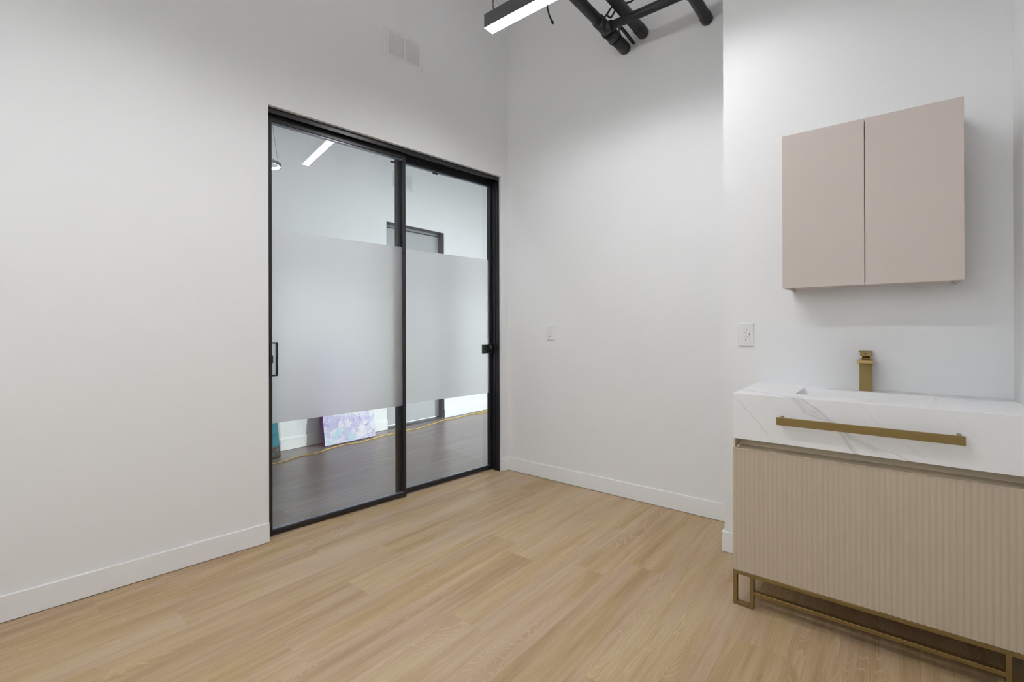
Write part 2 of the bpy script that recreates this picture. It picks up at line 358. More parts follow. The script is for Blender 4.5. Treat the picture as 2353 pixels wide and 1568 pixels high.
# baseboards
TB, HB = 0.0111, 0.1012
def bb(name, fn): bm = B(); fn(bm); return struct(name, bm, base_paint)
bb('baseboard_left', lambda bm: abox(bm, S1, 4.75, 0, TB, 0.002, HB, 0.0025, 2))
bb('baseboard_left', lambda bm: abox(bm, TB, S2+.004, 0, TB, 0.002, HB, 0.0025, 2))
bb('baseboard_back', lambda bm: box(bm, 0.0, XJ, YB-TB, YB, 0.002, HB, 0.0025, 2))
bb('baseboard_vanity', lambda bm: box(bm, XJ-TB, XR-TB, YV-TB, YV, 0.002, HB, 0.0025, 2))
bb('baseboard_jog', lambda bm: box(bm, XJ-TB, XJ, YV, YB-TB, 0.002, HB, 0.0025, 2))
bb('baseboard_right', lambda bm: box(bm, XR-TB, XR, YFRONT, YV-TB, 0.002, HB, 0.0025, 2))
# hallway shell
bm = B()
DY0, DY1, DZ = 3.115, 3.955, 2.255
box(bm, XF-0.15, XF, -1.85, DY0, 0, ZC); box(bm, XF-0.15, XF, DY1, 7.0, 0, ZC); box(bm, XF-0.15, XF, DY0, DY1, DZ, ZC)
struct('wall_hall', bm, wall_paint, base=(XF, 0, 0))
bm = B(); HS0, HS1, HZ0, HZ1 = -3.4, -0.17, 0.46, 2.20
abox(bm, -4.3, HS0, -0.15, 0, 0, ZC); abox(bm, HS1, 0, -0.15, 0, 0, ZC); abox(bm, HS0, HS1, -0.15, 0, 0, HZ0); abox(bm, HS0, HS1, -0.15, 0, HZ1, ZC)
struct('wall_hall_right', bm, wall_paint, base=A(0, 0, 0))
window("window_2", lambda bm, a, b, c, d, e, f: abox(bm, a, b, -d, -c, e, f), HS0, HS1, HZ0, HZ1, A(HS0, -.06, HZ0))
bm = B(); box(bm, XF, -0.4, YFRONT-0.15, YFRONT, 0, ZC); struct('wall_hall_end', bm, wall_paint, base=(XF, YFRONT, 0))
bm = B(); box(bm, XF-.15, 0.6, 7.0, 7.15, 0, ZC); struct('wall_hall_far', bm, wall_paint, base=(XF, 7, 0))
bb('baseboard_hall', lambda bm: box(bm, XF, XF+TB, -1.85, DY0+.003, 0.002, HB+.004, 0.0025, 2))
bb('baseboard_hall', lambda bm: box(bm, XF, XF+TB, DY1-.003, 7.0, 0.002, HB+.004, 0.0025, 2))

# ------------------------------------------------------------------ plank floors
def clip(poly, a, b, c):                   # keep a*x+b*y <= c
    out = []
    for i in range(len(poly)):
        p, q = poly[i], poly[(i+1) % len(poly)]
        dp, dq = a*p[0]+b*p[1]-c, a*q[0]+b*q[1]-c
        if dp <= 0: out.append(p)
        if dp*dq < 0:
            t = dp/(dp-dq); out.append((p[0]+(q[0]-p[0])*t, p[1]+(q[1]-p[1])*t))
    return out
def plank(poly, parent, mat, base, h=0.006, bev=0.0002):
    if len(poly) < 3: return
    ar = abs(sum(poly[i][0]*poly[(i+1) % len(poly)][1]-poly[(i+1) % len(poly)][0]*poly[i][1] for i in range(len(poly))))/2
    if ar < 0.0004: return
    bm = B(); cx = sum(p[0] for p in poly)/len(poly); cy = sum(p[1] for p in poly)/len(poly)
    bot = [bm.verts.new((p[0], p[1], -h)) for p in poly]; mid = [bm.verts.new((p[0], p[1], -bev)) for p in poly]
    def inset(p):
        d = Vector((cx-p[0], cy-p[1])); 
        return (p[0]+math.copysign(bev, d.x), p[1]+math.copysign(bev, d.y), 0)
    top = [bm.verts.new(inset(p)) for p in poly]; n = len(poly)
    bm.faces.new(top); bm.faces.new(bot[::-1])
    for i in range(n):
        j = (i+1) % n
        bm.faces.new((bot[i], bot[j], mid[j], mid[i])); bm.faces.new((mid[i], mid[j], top[j], top[i]))
    mk('plank', bm, mat, parent, base=base)
W, LN, G = 0.1735, 1.1, 0.00004
known = {-2: 0.418, -1: 0.05+1.15, 0: 0.606, 1: 1.442, 2: 1.143, 3: 0.782, 4: 0.69, 5: 1.262, 6: 1.886, 7: 0.95, 8: 1.302}
SPL = -0.095                                # the two floors meet under the glass door, this far behind the wall face
cS = SPL + CA*0.0 + (-SA)*YB                # n >= SPL  <=>  CA*x - SA*y >= SPL - SA*YB
bm = B(); box(bm, -0.9, XR+.15, YFRONT-.15, YB+.15, -0.05, -0.0055); floor = struct('floor', bm, subfloor, base=(0, 0, 0))
for r in range(-6, 15):
    x0 = 0.13+r*W; x1 = x0+W
    if x0 > XR: continue
    j = known.get(r, random.uniform(0, 1.1)); y = j-LN*math.ceil((j-YFRONT)/LN)
    while y < YB:
        poly = [(x0+G, max(y, YFRONT)+G), (min(x1, XR)-G, max(y, YFRONT)+G), (min(x1, XR)-G, min(y+LN, YB)-G), (x0+G, min(y+LN, YB)-G)]
        if poly[2][1] > poly[0][1]+.01: plank(clip(poly, -CA, SA, -cS), floor, oak, (x0, y, 0))
        y += LN
bm = B(); box(bm, XF-.15, 0.6, YFRONT-.15, 7.15, -0.16, -0.056); floor2 = struct('floor', bm, subfloor, base=(0, 0, 0))
bm = B(); box(bm, XF-.15, -0.9, YFRONT-.15, 7.15, -0.056, -0.0055); struct('subfloor_layer', bm, subfloor, parent=floor2)
for r in range(0, 14):
    x0 = XF-0.1+r*0.182; x1 = x0+0.182
    y = random.uniform(-1.2, 0)-0.6
    while y < 6.99:
        poly = [(x0+G, y+G), (x1-G, y+G), (x1-G, min(y+1.22, 6.995)-G), (x0+G, min(y+1.22, 6.995)-G)]
        plank(clip(poly, CA, -SA, cS-G), floor2, grey_oak, (x0, y, 0))
        y += 1.22

# ------------------------------------------------------------------ sliding glass doors (door_1)
bm = B()
abox(bm, S2+.0005, S2+.007, -0.135, -0.022, 0.0, ZD-.0005, 0.0006)                       # right jamb liner
abox(bm, S1-.007, S1-.0005, -0.135, -0.022, 0.0, ZD-.0005, 0.0006)
abox(bm, S2+.007, S1-.007, -0.135, -0.022, ZD-.010, ZD-.0005, 0.0006)                    # head liner
abox(bm, S2+.007, S1-.007, -0.029, -0.022, ZD-.030, ZD-.010, 0.0006)                     # head fascia
d1 = struct('door_1', bm, black_alu, base=A(S1, 0, 0))
d1['label'] = 'black aluminium frame and track around the sliding glass doors'
bm = B(); abox(bm, S2+.007, S1-.007, -0.097, -0.093, ZD-.040, ZD-.010); abox(bm, S2+.007, S1-.007, -0.135, -0.130, ZD-.040, ZD-.010)
struct('head_track', bm, black_alu, parent=d1)
bm = B(); abox(bm, S2+.007, S2+.012, -0.070, -0.060, 0.0, ZD-.03); abox(bm, S2+.007, S2+.0095, -0.045, -0.034, 0.0, ZD-.03)
struct('jamb_fin', bm, black_alu, parent=d1)
def leaf(s0, s1, n0, n1, label, ztop, zbot_glass, ztop_glass, nfilm):
    t = thing('sliding_door_panel', A((s0+s1)/2, (n0+n1)/2, 0.004), label, 'door')
    ST = 0.0175
    bm = B(); abox(bm, s0, s0+ST, n0, n1, 0.004, ztop, 0.0012); mk('stile', bm, black_alu, t)
    bm = B(); abox(bm, s1-ST-.010, s1, n0, n1, 0.004, ztop, 0.0012); mk('stile', bm, black_alu, t)
    bm = B(); abox(bm, s0+ST, s1-ST-.010, n0, n1-.001, 0.006, zbot_glass-.006, 0.001); mk('bottom_rail', bm, black_alu, t)
    bm = B(); abox(bm, s0+ST, s1-ST-.010, n0, n1-.001, ztop_glass+.008, ztop, 0.001); mk('top_rail', bm, black_alu, t)
    nm = (n0+n1)/2
    for a, b in ((zbot_glass-.006, zbot_glass), (ztop_glass, ztop_glass+.008)):
        bm = B(); abox(bm, s0+ST, s1-ST-.010, nm-.009, n1-.006, a, b, 0.0008); mk('glazing_bead', bm, bead_mat, t)
    bm = B(); abox(bm, s0+ST-.003, s1-ST-.008, nm-.003, nm+.003, zbot_glass-.003, ztop_glass+.004)
    g = mk('glass_pane', bm, glass, t)
    bm = B(); q = [bm.verts.new(A(s, nm+.0034, z)) for s, z in ((s0+ST, .594), (s1-ST-.010, .594), (s1-ST-.010, 1.627), (s0+ST, 1.627))]
    bm.faces.new(q); mk('frosted_film', bm, film, g, label='wide band of frosted film across the pane')
    return t
L1 = leaf(0.881, 1.7260, -0.092, -0.055, 'nearer sliding glass door panel on the left with long black pull handle', 2.236, 0.036, 2.188, 0)
L2 = leaf(0.0805, 0.914, -0.137, -0.100, 'farther sliding glass door panel on the right with small black lock', 2.222, 0.036, 2.190, 0)
# roller guides seen above the glass
for t, s, n in ((L2, 0.932, -.12), (L2, 0.60, -.12)):
    bm = B(); abox(bm, s-.022, s+.022, n-.006, n+.006, 2.180, 2.190, 0.004, 2); mk('roller_guide', bm, black_alu, t)
# pull handle on the nearer leaf
bm = B(); hz0, hz1, hs0, hs1 = 0.846, 1.026, 1.671, 1.712
for a in ((hs0, hs0+.006, hz0, hz1), (hs1-.006, hs1, hz0, hz1), (hs0+.006, hs1-.006, hz0, hz0+.007), (hs0+.006, hs1-.006, hz1-.007, hz1)):
    abox(bm, a[0], a[1], -0.070, -0.050, a[2], a[3], 0.001)
ph = mk('pull_handle', bm, black_alu, L1)
bm = B(); abox(bm, hs1-.017, hs1-.006, -0.068, -0.050, 0.916, 0.957, 0.0015); mk('latch_tab', bm, black_alu, ph)
bm = B(); abox(bm, hs0+.006, hs0+.011, -0.069, -0.060, hz0+.007, hz1-.007, 0.001); mk('inner_lip', bm, glass, ph)
# lock on the farther leaf: open box body with an oval turn
bm = B(); ls0, ls1, lz0, lz1 = 0.0885, 0.186, 0.903, 0.973
# plate with slots cut by building the rim and bars
nb, nf = -0.100, -0.082
for a in ((ls0, ls0+.009, lz0, lz1), (ls1-.016, ls1, lz0, lz1), (ls0+.009, ls1-.016, lz0, lz0+.010), (ls0+.009, ls1-.016, lz1-.010, lz1), (ls1-.034, ls1-.025, lz0+.010, lz1-.010)):
    abox(bm, a[0], a[1], nb, nf, a[2], a[3], 0.0015)
lk = mk('door_lock', bm, black_alu, L2)
bm = B(); abox(bm, ls0+.009, ls1-.025, nb, nb+.006, lz0+.010, lz1-.010); mk('lock_backplate', bm, black_alu, lk)
bm = B(); cs, cz = ls0+.036, (lz0+lz1)/2; k = 24
c0 = [bm.verts.new(A(cs+.022*math.cos(i*2*math.pi/k), nb+.007, cz+.022*math.sin(i*2*math.pi/k))) for i in range(k)]
c1 = [bm.verts.new(A(cs+.019*math.cos(i*2*math.pi/k), nb+.016, cz+.019*math.sin(i*2*math.pi/k))) for i in range(k)]
for i in range(k): bm.faces.new((c0[i], c0[(i+1) % k], c1[(i+1) % k], c1[i]))
bm.faces.new(c1); bm.faces.new(c0[::-1]); mk('thumb_turn', bm, black_alu, lk)
bm = B(); v = [bm.verts.new(A(s, nb+.0065, z)) for s, z in ((ls0+.010, .960), (ls0+.020, .960), (ls0+.010, .938))]
v2 = [bm.verts.new(A(s, nb+.0095, z)) for s, z in ((ls0+.010, .960), (ls0+.020, .960), (ls0+.010, .938))]
bm.faces.new(v2); bm.faces.new(v[::-1])
for i in range(3): bm.faces.new((v[i], v[(i+1) % 3], v2[(i+1) % 3], v2[i]))
mk('lit_triangle', bm, white_plastic, lk)  # white triangle paints in a small lit patch on the lock
bm = B(); abox(bm, S2+.0075, S2+.010, -0.088, -0.030, lz0, lz1, 0.0008); mk('strike_plate', bm, black_alu, d1)

# ------------------------------------------------------------------ hallway door (door_2)
bm = B(); D0 = DY0+.001; D1 = DY1-.001
box(bm, XF-.14, XF-.004, D0, D0+.006, 0, DZ-.001); box(bm, XF-.14, XF-.004, D1-.006, D1, 0, DZ-.001); box(bm, XF-.14, XF-.004, D0+.006, D1-.006, DZ-.007, DZ-.001)
box(bm, XF-.09, XF-.075, D0+.006, D1-.006, DZ-.045, DZ-.037); box(bm, XF-.11, XF-.004, D0+.006, D1-.006, 0, .012)
d2 = struct('door_2', bm, door_frame_grey, base=(XF, DY0, 0))
bm = B(); box(bm, XF-.04, XF-.005, D1-.030, D1-.020, .012, DZ-.02); struct('frame_fin', bm, door_frame_grey, parent=d2)
bm = B(); box(bm, XF-.12, XF-.085, D0+.008, D1-.012, .020, DZ-.010, .002); dl = struct('door_leaf', bm, door_grey, parent=d2)
bm = B(); tube(bm, [(XF-.085, D1-.09, 1.0), (XF-.045, D1-.09, 1.0), (XF-.04, D1-.10, 1.0), (XF-.04, D1-.21, 1.0)], .010, 12); struct('lever_handle', bm, black_alu, parent=dl)

# ------------------------------------------------------------------ wall grilles
def grille(P, base, label):
    """P(a, n, z): a along the wall from the grille's left edge, n off the wall, z up"""
    t = thing('vent_grille', base, label, 'vent')
    def gbox(bm, a0, a1, n0, n1, z0, z1, bev=0):
        hexa(bm, [P(a0, n0, z0), P(a0, n1, z0), P(a1, n1, z0), P(a1, n0, z0), P(a0, n0, z1), P(a0, n1, z1), P(a1, n1, z1), P(a1, n0, z1)], bev)
    Wd, H = 0.278, 0.186; a1, a2, a3, a4 = .033, .136, .151, .253; z1, z2 = .026, .162
    bm = B()
    # sloped outer rim
    o = [(0, .0005), (0, .0005)]
    ring = lambda a, n, z: [bm.verts.new(P(*q)) for q in ((a, n, z), (Wd-a, n, z), (Wd-a, n, H-z), (a, n, H-z))]
    r0, r1 = ring(0, .0003, 0), ring(.007, .007, .007)
    for i in range(4): bm.faces.new((r0[i], r0[(i+1) % 4], r1[(i+1) % 4], r1[i]))
    gbox(bm, .007, a1, .002, .007, .007, H-.007); gbox(bm, a4, Wd-.007, .002, .007, .007, H-.007)
    gbox(bm, a1, a4, .002, .007, .007, z1); gbox(bm, a1, a4, .002, .007, z2, H-.007); gbox(bm, a2, a3, .002, .007, z1, z2)
    mk('grille_frame', bm, vent_paint, t)
    bm = B(); gbox(bm, a1, a4, .0004, .001, z1, z2); mk('grille_back', bm, dark_slot, t)
    first = None
    N_ = 12; st = (z2-z1)/N_
    for (b0, b1) in ((a1, a2), (a3, a4)):
        for i in range(N_):
            zz = z1+i*st
            bm = B()
            hexa(bm, [P(b0+.0005, .0015, zz+.0004), P(b0+.0005, .0075, zz+st*.62), P(b1-.0012, .0075, zz+st*.62), P(b1-.0012, .0015, zz+.0004),
                      P(b0+.0005, .0015, zz+.0022), P(b0+.0005, .0085, zz+st*.84), P(b1-.0012, .0085, zz+st*.84), P(b1-.0012, .0015, zz+.0022)])
            mk('louver', bm, vent_paint, t)
    for a in (.004, Wd-.016):
        bm = B(); c = [bm.verts.new(P(a+.0035*math.cos(i*math.pi/4), .0072 if a > .01 else .0055, H*.5+.0035*math.sin(i*math.pi/4))) for i in range(8)]
        c2 = [bm.verts.new(P(a+.003*math.cos(i*math.pi/4), .0090 if a > .01 else .0075, H*.5+.003*math.sin(i*math.pi/4))) for i in range(8)]
        for i in range(8): bm.faces.new((c[i], c[(i+1) % 8], c2[(i+1) % 8], c2[i]))
        bm.faces.new(c2); mk('screw', bm, dark_slot if a < .01 else vent_paint, t)
    return t
grille(lambda a, n, z: A(1.068-a, n, 2.779+z), A(0.93, 0, 2.779), 'white louvred vent grille high on the wall above the glass doors')
grille(lambda a, n, z: (XF+n, 3.200+a, 2.650+z), (XF, 3.34, 2.650), 'white louvred vent grille in the hallway, seen through the glass above the grey door')

# ------------------------------------------------------------------ linear pendant lamps
def linear_lamp(x0, x1, y0, y1, z, label, diff, up, group, alongY=False):
    t = thing('linear_pendant_lamp', ((x0+x1)/2, (y0+y1)/2, z), label, 'lamp', group)
    H = 0.073; w_ = .0035
    bm = B()
    box(bm, x0, x1, y0, y0+w_, z, z+H, .0005); box(bm, x0, x1, y1-w_, y1, z, z+H, .0005)
    box(bm, x0, x0+w_, y0+w_, y1-w_, z, z+H, .0005); box(bm, x1-w_, x1, y0+w_, y1-w_, z, z+H, .0005)
    box(bm, x0+w_, x1-w_, y0+w_, y1-w_, z+.028, z+.045)
    mk('housing', bm, lamp_body, t)
    bm = B(); box(bm, x0+w_*.4, x1-w_*.4, y0+w_*.4, y1-w_*.4, z-.0004, z+.004); mk('diffuser', bm, diff, t)
    bm = B()
    if alongY: box(bm, x0+w_, x1-w_, y0+w_, y1-w_, z+.060, z+.0745)
    else:
        yc, hw, k = (y0+y1)/2, (y1-y0)/2-w_, 10
        ra = [[bm.verts.new((x, yc+hw*math.cos(math.pi*i/k), z+H-.004+.017*math.sin(math.pi*i/k))) for i in range(k+1)] for x in (x0+w_, x1-w_)]
        for i in range(k): bm.faces.new((ra[0][i], ra[0][i+1], ra[1][i+1], ra[1][i])).smooth = True
        bm.faces.new((ra[0][0], ra[1][0], ra[1][k], ra[0][k])); bm.faces.new(ra[0]); bm.faces.new(ra[1][::-1])
    mk('upper_diffuser', bm, up, t)
    xm, ym = (x0+x1)/2, (y0+y1)/2
    ends = [(xm, y0+.06), (xm, y1-.06)] if alongY else [(x0+.06, ym), (x1-.06, ym)]
    for ex, ey in ends:
        bm = B(); tube(bm, [(ex, ey, z+H-.004), (ex, ey, ZC)], .0012, 6); mk('suspension_wire', bm, rubber, t)
    e = ends[0]
    bm = B(); tube(bm, smooth_path([(e[0]-.012, e[1], z+H-.004), (e[0]-.025, e[1], z+H+.07), (e[0]-.005, e[1]+.01, z+H+.25), (e[0]+.03, e[1]+.02, z+H+.6), (e[0]+.02, e[1], ZC)]), .0035, 8)
    mk('power_cord', bm, rubber, t)
    bm = B(); box(bm, e[0]-.06, e[0]+.06, e[1]-.06, e[1]+.06, ZC-.025, ZC, .003); mk('canopy', bm, lamp_body, t)
    return t
linear_lamp(0.628, 1.852, 1.865, 1.932, 2.70, 'black linear pendant lamp hanging in front of the black pipes', lamp_diffs[0], lamp_updiff, None)
linear_lamp(0.628, 1.852, 0.32, 0.387, 2.70, 'black linear pendant lamp nearer the entrance side, behind the viewer', lamp_diffs[1], lamp_updiff, None)
linear_lamp(0.628, 1.852, -1.22, -1.153, 2.70, 'unseen black linear lamp added behind the viewer for frontal fill light', lamp_diffs[2], lamp_updiff, None)  # unseen lamp, added only for more light from the front
linear_lamp(-0.80, -0.73, 1.2, 5.4, 2.90, 'unseen black linear lamp added above the hallway to brighten it', hall_fill_diff, lamp_updiff, None, True)  # added lamp, kept out of view, brightens the hallway wall

# ring pendant in the hallway
rc = Vector((-1.455, 1.629, 2.37))
t = thing('ring_pendant_lamp', rc, 'round black ring pendant lamp with glowing inner side in the hallway', 'lamp')
def annulus(bm, r0, r1, z0, z1, k=64):
    R = []
    for (r, z) in ((r0, z0), (r1, z0), (r1, z1), (r0, z1)):
        R.append([bm.verts.new((rc.x+r*math.cos(i*2*math.pi/k), rc.y+r*math.sin(i*2*math.pi/k), rc.z+z)) for i in range(k)])
    for q in range(4):
        a, b = R[q], R[(q+1) % 4]
        for i in range(k): bm.faces.new((a[i], a[(i+1) % k], b[(i+1) % k], b[i])).smooth = True
bm = B(); annulus(bm, .116, .123, -.011, .011); mk('ring', bm, lamp_body, t)
bm = B(); annulus(bm, .1125, .1158, -.0105, .0105); mk('ring_diffuser', bm, ring_diff, t)
for k in range(3):
    a = k*2*math.pi/3+.55
    bm = B(); tube(bm, [(rc.x+.119*math.cos(a), rc.y+.119*math.sin(a), rc.z+.0112), (rc.x, rc.y, rc.z+.75)], .001, 6); mk('suspension_wire', bm, rubber, t)
bm = B(); tube(bm, [(rc.x, rc.y, rc.z+.75), (rc.x, rc.y, ZC)], .003, 8); mk('power_cord', bm, rubber, t)

# ------------------------------------------------------------------ pipes near the ceiling
def pipe(name, y0, x, z, r, label, extra=()):
    t = thing(name, (x, YB, z), label, 'pipe', None)
    bm = B(); tube(bm, [(x, y0, z), (x, YB-.0005, z)], r, 28); mk('pipe_run', bm, pipe_mat, t)
    for (ya, yb, rr) in extra:
        bm = B(); tube(bm, [(x, ya, z), (x, ya+.004, z), (x, yb-.004, z), (x, yb, z)], [rr-.003, rr, rr, rr-.003], 28); mk('pipe_coupling', bm, pipe_mat, t)
    return t
PX, PZ = 0.985, 2.893
p1 = pipe('sprinkler_pipe', YFRONT, PX, PZ, .031, 'thick black pipe with tee fitting, leftmost of those entering the back wall',
          ((2.455, 2.575, .037), (2.60, 2.665, .040), (2.68, YB-.0005, .0365)))
bm = B(); tube(bm, [(PX+.02, 2.52, 2.872), (PX+.06, 2.52, 2.870)], .032, 24); mk('tee_branch', bm, pipe_mat, p1)
for y in (2.585, 2.67):
    bm = B(); tube(bm, [(PX, y-.003, PZ), (PX, y+.003, PZ)], .043, 24); mk('tie_band', bm, rubber, p1)
t = thing('conduit', (1.025, YB, 2.905), 'thin black conduit running beside the thick pipe into the back wall', 'pipe')
bm = B(); tube(bm, smooth_path([(1.050, 2.585, 2.905), (1.045, 2.68, 2.915), (1.0400, YB-.0005, 2.912)]), .010, 14); mk('conduit_run', bm, pipe_mat, t)
pipe('sprinkler_pipe', YFRONT, 1.106, 2.946, .034, 'black pipe passing above the cross pipe, middle of those entering the back wall', ((2.74, YB-.0005, .036),))
pipe('sprinkler_pipe', YFRONT, 1.493, 2.872, .030, 'black pipe nearest the sink corner, rightmost of those entering the back wall', ((2.49, 2.55, .036), (2.77, YB-.0005, .033)))
t = thing('cross_pipe', (1.36, 2.52, 2.868), 'slim black pipe crossing sideways from the tee fitting', 'pipe')
bm = B(); tube(bm, [(PX+.061, 2.52, 2.870), (1.455, 2.52, 2.868)], .0245, 20); mk('pipe_run', bm, pipe_mat, t)
bm = B(); tube(bm, [(1.531, 2.52, 2.868), (XJ-.0005+.0, 2.52, 2.868)], .0245, 20); mk('pipe_run', bm, pipe_mat, t)
def cable(pts, r, label, nm='cable'):
    bm = B(); tube(bm, smooth_path(pts), r, 8); o = mk(nm, bm, rubber, base=pts[0]); o['label'] = label; o['category'] = 'cable'; return o
cable([(0.985, 2.50, 2.935), (0.995, 2.527, 2.945), (1.02, 2.55, 2.995), (1.055, 2.575, 3.05), (1.10, 2.62, 3.20), (1.12, 2.66, 3.6), (1.12, 2.66, ZC)], .0055, 'black cable rising from the tee fitting, left one of the pair')
cable([(1.026, 2.50, 2.925), (1.028, 2.54, 2.935), (1.047, 2.565, 2.985), (1.080, 2.59, 3.018), (1.14, 2.64, 3.06), (1.24, 2.68, 3.25), (1.28, 2.70, ZC)], .0055, 'black cable rising from the tee fitting, right one of the pair')
cable([(1.050, 2.555, 2.925), (1.056, 2.572, 2.905), (1.060, 2.582, 2.880), (1.045, 2.60, 2.855)], .004, 'short black cable looping under the thin conduit')
t = thing('hanging_cord', (0.64, 2.5, 3.035), 'short black cord dangling behind the linear lamp', 'cable')
bm = B(); tube(bm, smooth_path([(0.60, 2.5, ZC), (0.60, 2.5, 3.4), (0.600, 2.5, 3.165), (0.604, 2.5, 3.141), (0.614, 2.5, 3.103), (0.632, 2.5, 3.060)]), .0055, 8); mk('cord', bm, rubber, t)
bm = B(); tube(bm, [(0.630, 2.5, 3.064), (0.641, 2.5, 3.042), (0.645, 2.5, 3.036)], [.0065, .009, .007], 10); mk('cord_end', bm, rubber, t)

# ------------------------------------------------------------------ wall cabinet
CX0, CX1, CY, CZ0, CZ1 = 1.9617, 2.513, 2.2435, 1.2605, 1.8953
t = thing('wall_cabinet', ((CX0+CX1)/2, YV, CZ0), 'taupe two-door cabinet hung on the wall above the sink', 'cabinet')
for a, b in ((CX0, 2.2364), (2.2389, CX1)):
    bm = B(); box(bm, a, b, CY, CY+.018, CZ0, CZ1, .0008); mk('cabinet_door', bm, taupe, t)
bm = B(); box(bm, CX0+.003, CX0+.019, CY+.020, YV, CZ0, CZ1-.002, .0005); mk('side_panel', bm, taupe, t)
bm = B(); box(bm, CX1-.019, CX1-.003, CY+.020, YV, CZ0, CZ1-.002, .0005); mk('side_panel', bm, taupe, t)
bm = B(); box(bm, CX0+.019, CX1-.019, CY+.020, YV, CZ0+.006, CZ0+.022); mk('bottom_panel', bm, taupe, t)
bm = B(); box(bm, CX0+.019, CX1-.019, CY+.020, YV, CZ1-.018, CZ1-.002); mk('top_panel', bm, taupe, t)
bm = B(); box(bm, CX0+.019, CX1-.019, YV-.008, YV-.001, CZ0+.022, CZ1-.018); mk('back_panel', bm, taupe, t)
bm = B(); box(bm, 2.2277, 2.2477, CY+.0195, CY+.036, CZ0+.023, CZ1-.019); mk('centre_stile', bm, taupe, t)

# ------------------------------------------------------------------ vanity, counter, faucet
VX0, VX1, VY = 1.8229, 2.6515, 2.0112
t = thing('vanity_cabinet', ((VX0+VX1)/2, YV-.2, 0), 'taupe fluted vanity cabinet on a brass frame under the marble sink top', 'cabinet')
ZB0, ZT0 = 0.138, 0.622
bm = B(); period = (VX1-VX0)/52; pts = []
for i in range(52):
    for k in range(6):
        f = k/6; pts.append((VX0+(i+f)*period, VY+.0024*(1-math.sin(math.pi*f)**0.9)+.0006))
pts.append((VX1, VY+.0043))
ztop = ZT0-.003
lo = [bm.verts.new((x, y, ZB0)) for x, y in pts]; hi = [bm.verts.new((x, y, ztop)) for x, y in pts]
for i in range(len(pts)-1): bm.faces.new((lo[i], lo[i+1], hi[i+1], hi[i])).smooth = True
mk('fluted_drawer_front', bm, taupe_flute, t, label='vertical fluted taupe front')
bm = B(); box(bm, VX0, VX1, VY+.0045, VY+.019, ZB0, ztop); box(bm, VX0, VX1, VY-.0002, VY+.019, ztop, ZT0, .0006); mk('drawer_front_board', bm, taupe_flute, t)
bm = B(); box(bm, VX0+.002, VX1-.002, VY+.030, YV-.012, ZB0+.002, .6)
box(bm, VX0+.002, VX1-.002, VY+.082, YV-.012, .6, .6590); mk('carcass', bm, taupe_dark, t)
bm = B(); box(bm, VX0+.002, VX0+.008, VY+.004, VY+.082, ZT0+.0004, .6590); mk('side_return', bm, taupe_dark, t)
bm = B(); hexa(bm, [(VX0+.013, VY+.019, .600), (VX1-.002, VY+.019, .600), (VX1-.002, VY+.082, .600), (VX0+.013, VY+.082, .600),
                    (VX0+.013, VY+.019, ZT0-.001), (VX1-.002, VY+.019, ZT0-.001), (VX1-.002, VY+.082, ZT0-.001), (VX0+.013, VY+.082, ZT0-.001)]); mk('finger_pull_channel', bm, taupe_dark, t)
# brass base frame
FR = .0135
def bar(name, x0, x1, y0, y1, z0, z1, mat=brass_x):
    bm = B(); box(bm, x0, x1, y0, y1, z0, z1, .0008); return mk(name, bm, mat, t)
zt = ZB0-.0015
for y0 in (VY+.0005, YV-.045):
    y1 = y0+.022
    bar('top_rail', VX0, VX1, y0, y1, zt-FR, zt)
    for a in (VX0, VX0+.0600, VX1-.0735, VX1-FR):
        bar('base_upright', a, a+FR, y0, y1, 0.0003, zt-FR-.0001, brass_z)
    bar('middle_rail', VX0+.0736, VX1-.0736, y0, y1, .056, .056+FR)
    bar('foot_rail', VX0+FR+.0001, VX0+.0599, y0, y1, .0003, FR)
    bar('foot_rail', VX1-.0599, VX1-FR-.0001, y0, y1, .0003, FR)

# marble top with sunken basin
cb = (VX0, VY, .6595); ZT = .8380
bm = B()
X0, X1, Y0, Y1 = VX0, XR-.0008, VY, YV-.0005
bx0, bx1, by0, by1, bz = 2.022, 2.443, 2.130, 2.366, .745
rr = .012
def rect(x0, x1, y0, y1, z, r, k=4):
    out = []
    for cx, cy, a0 in ((x1-r, y1-r, 0), (x0+r, y1-r, 90), (x0+r, y0+r, 180), (x1-r, y0+r, 270)):
        for i in range(k+1):
            a = math.radians(a0+90*i/k); out.append(bm.verts.new((cx+r*math.cos(a), cy+r*math.sin(a), z)))
    return out
e = .0012
rings = [rect(X0, X1, Y0, Y1, cb[2], .0015), rect(X0, X1, Y0, Y1, ZT-e, .0015), rect(X0+e, X1-e, Y0+e, Y1-e, ZT, .0015),
         rect(bx0, bx1, by0, by1, ZT, rr), rect(bx0+.002, bx1-.002, by0+.002, by1-.002, ZT-.004, rr), rect(bx0+.028, bx1-.028, by0+.022, by1-.030, bz+.012, .02), rect(bx0+.045, bx1-.045, by0+.036, by1-.045, bz, .02)]
for a, b in zip(rings, rings[1:]):
    n = len(a)
    for i in range(n): bm.faces.new((a[i], a[(i+1) % n], b[(i+1) % n], b[i]))
bm.faces.new(rings[-1]); bm.faces.new(rings[0][::-1])
ct = mk('sink_countertop', bm, marble, base=cb)
ct['label'] = 'white grey-veined marble sink top with deep apron on the taupe vanity'; ct['category'] = 'sink'
bm = B(); tube(bm, [(2.2325, 2.248, bz+.0003), (2.2325, 2.248, bz+.003)], .022, 24); mk('drain', bm, brass_polish, ct)
BY = VY-.050
bm = B(); box(bm, 1.985, 2.490, BY, BY+.010, .7395, .7668, .0008); tb_ = mk('towel_bar', bm, brass_x, ct, label='flat brushed brass bar')
for a in (1.992, 2.473):
    bm = B(); box(bm, a, a+.010, BY+.010, VY+.0, .752, .7668, .0008); mk('bar_post', bm, brass_x, tb_)

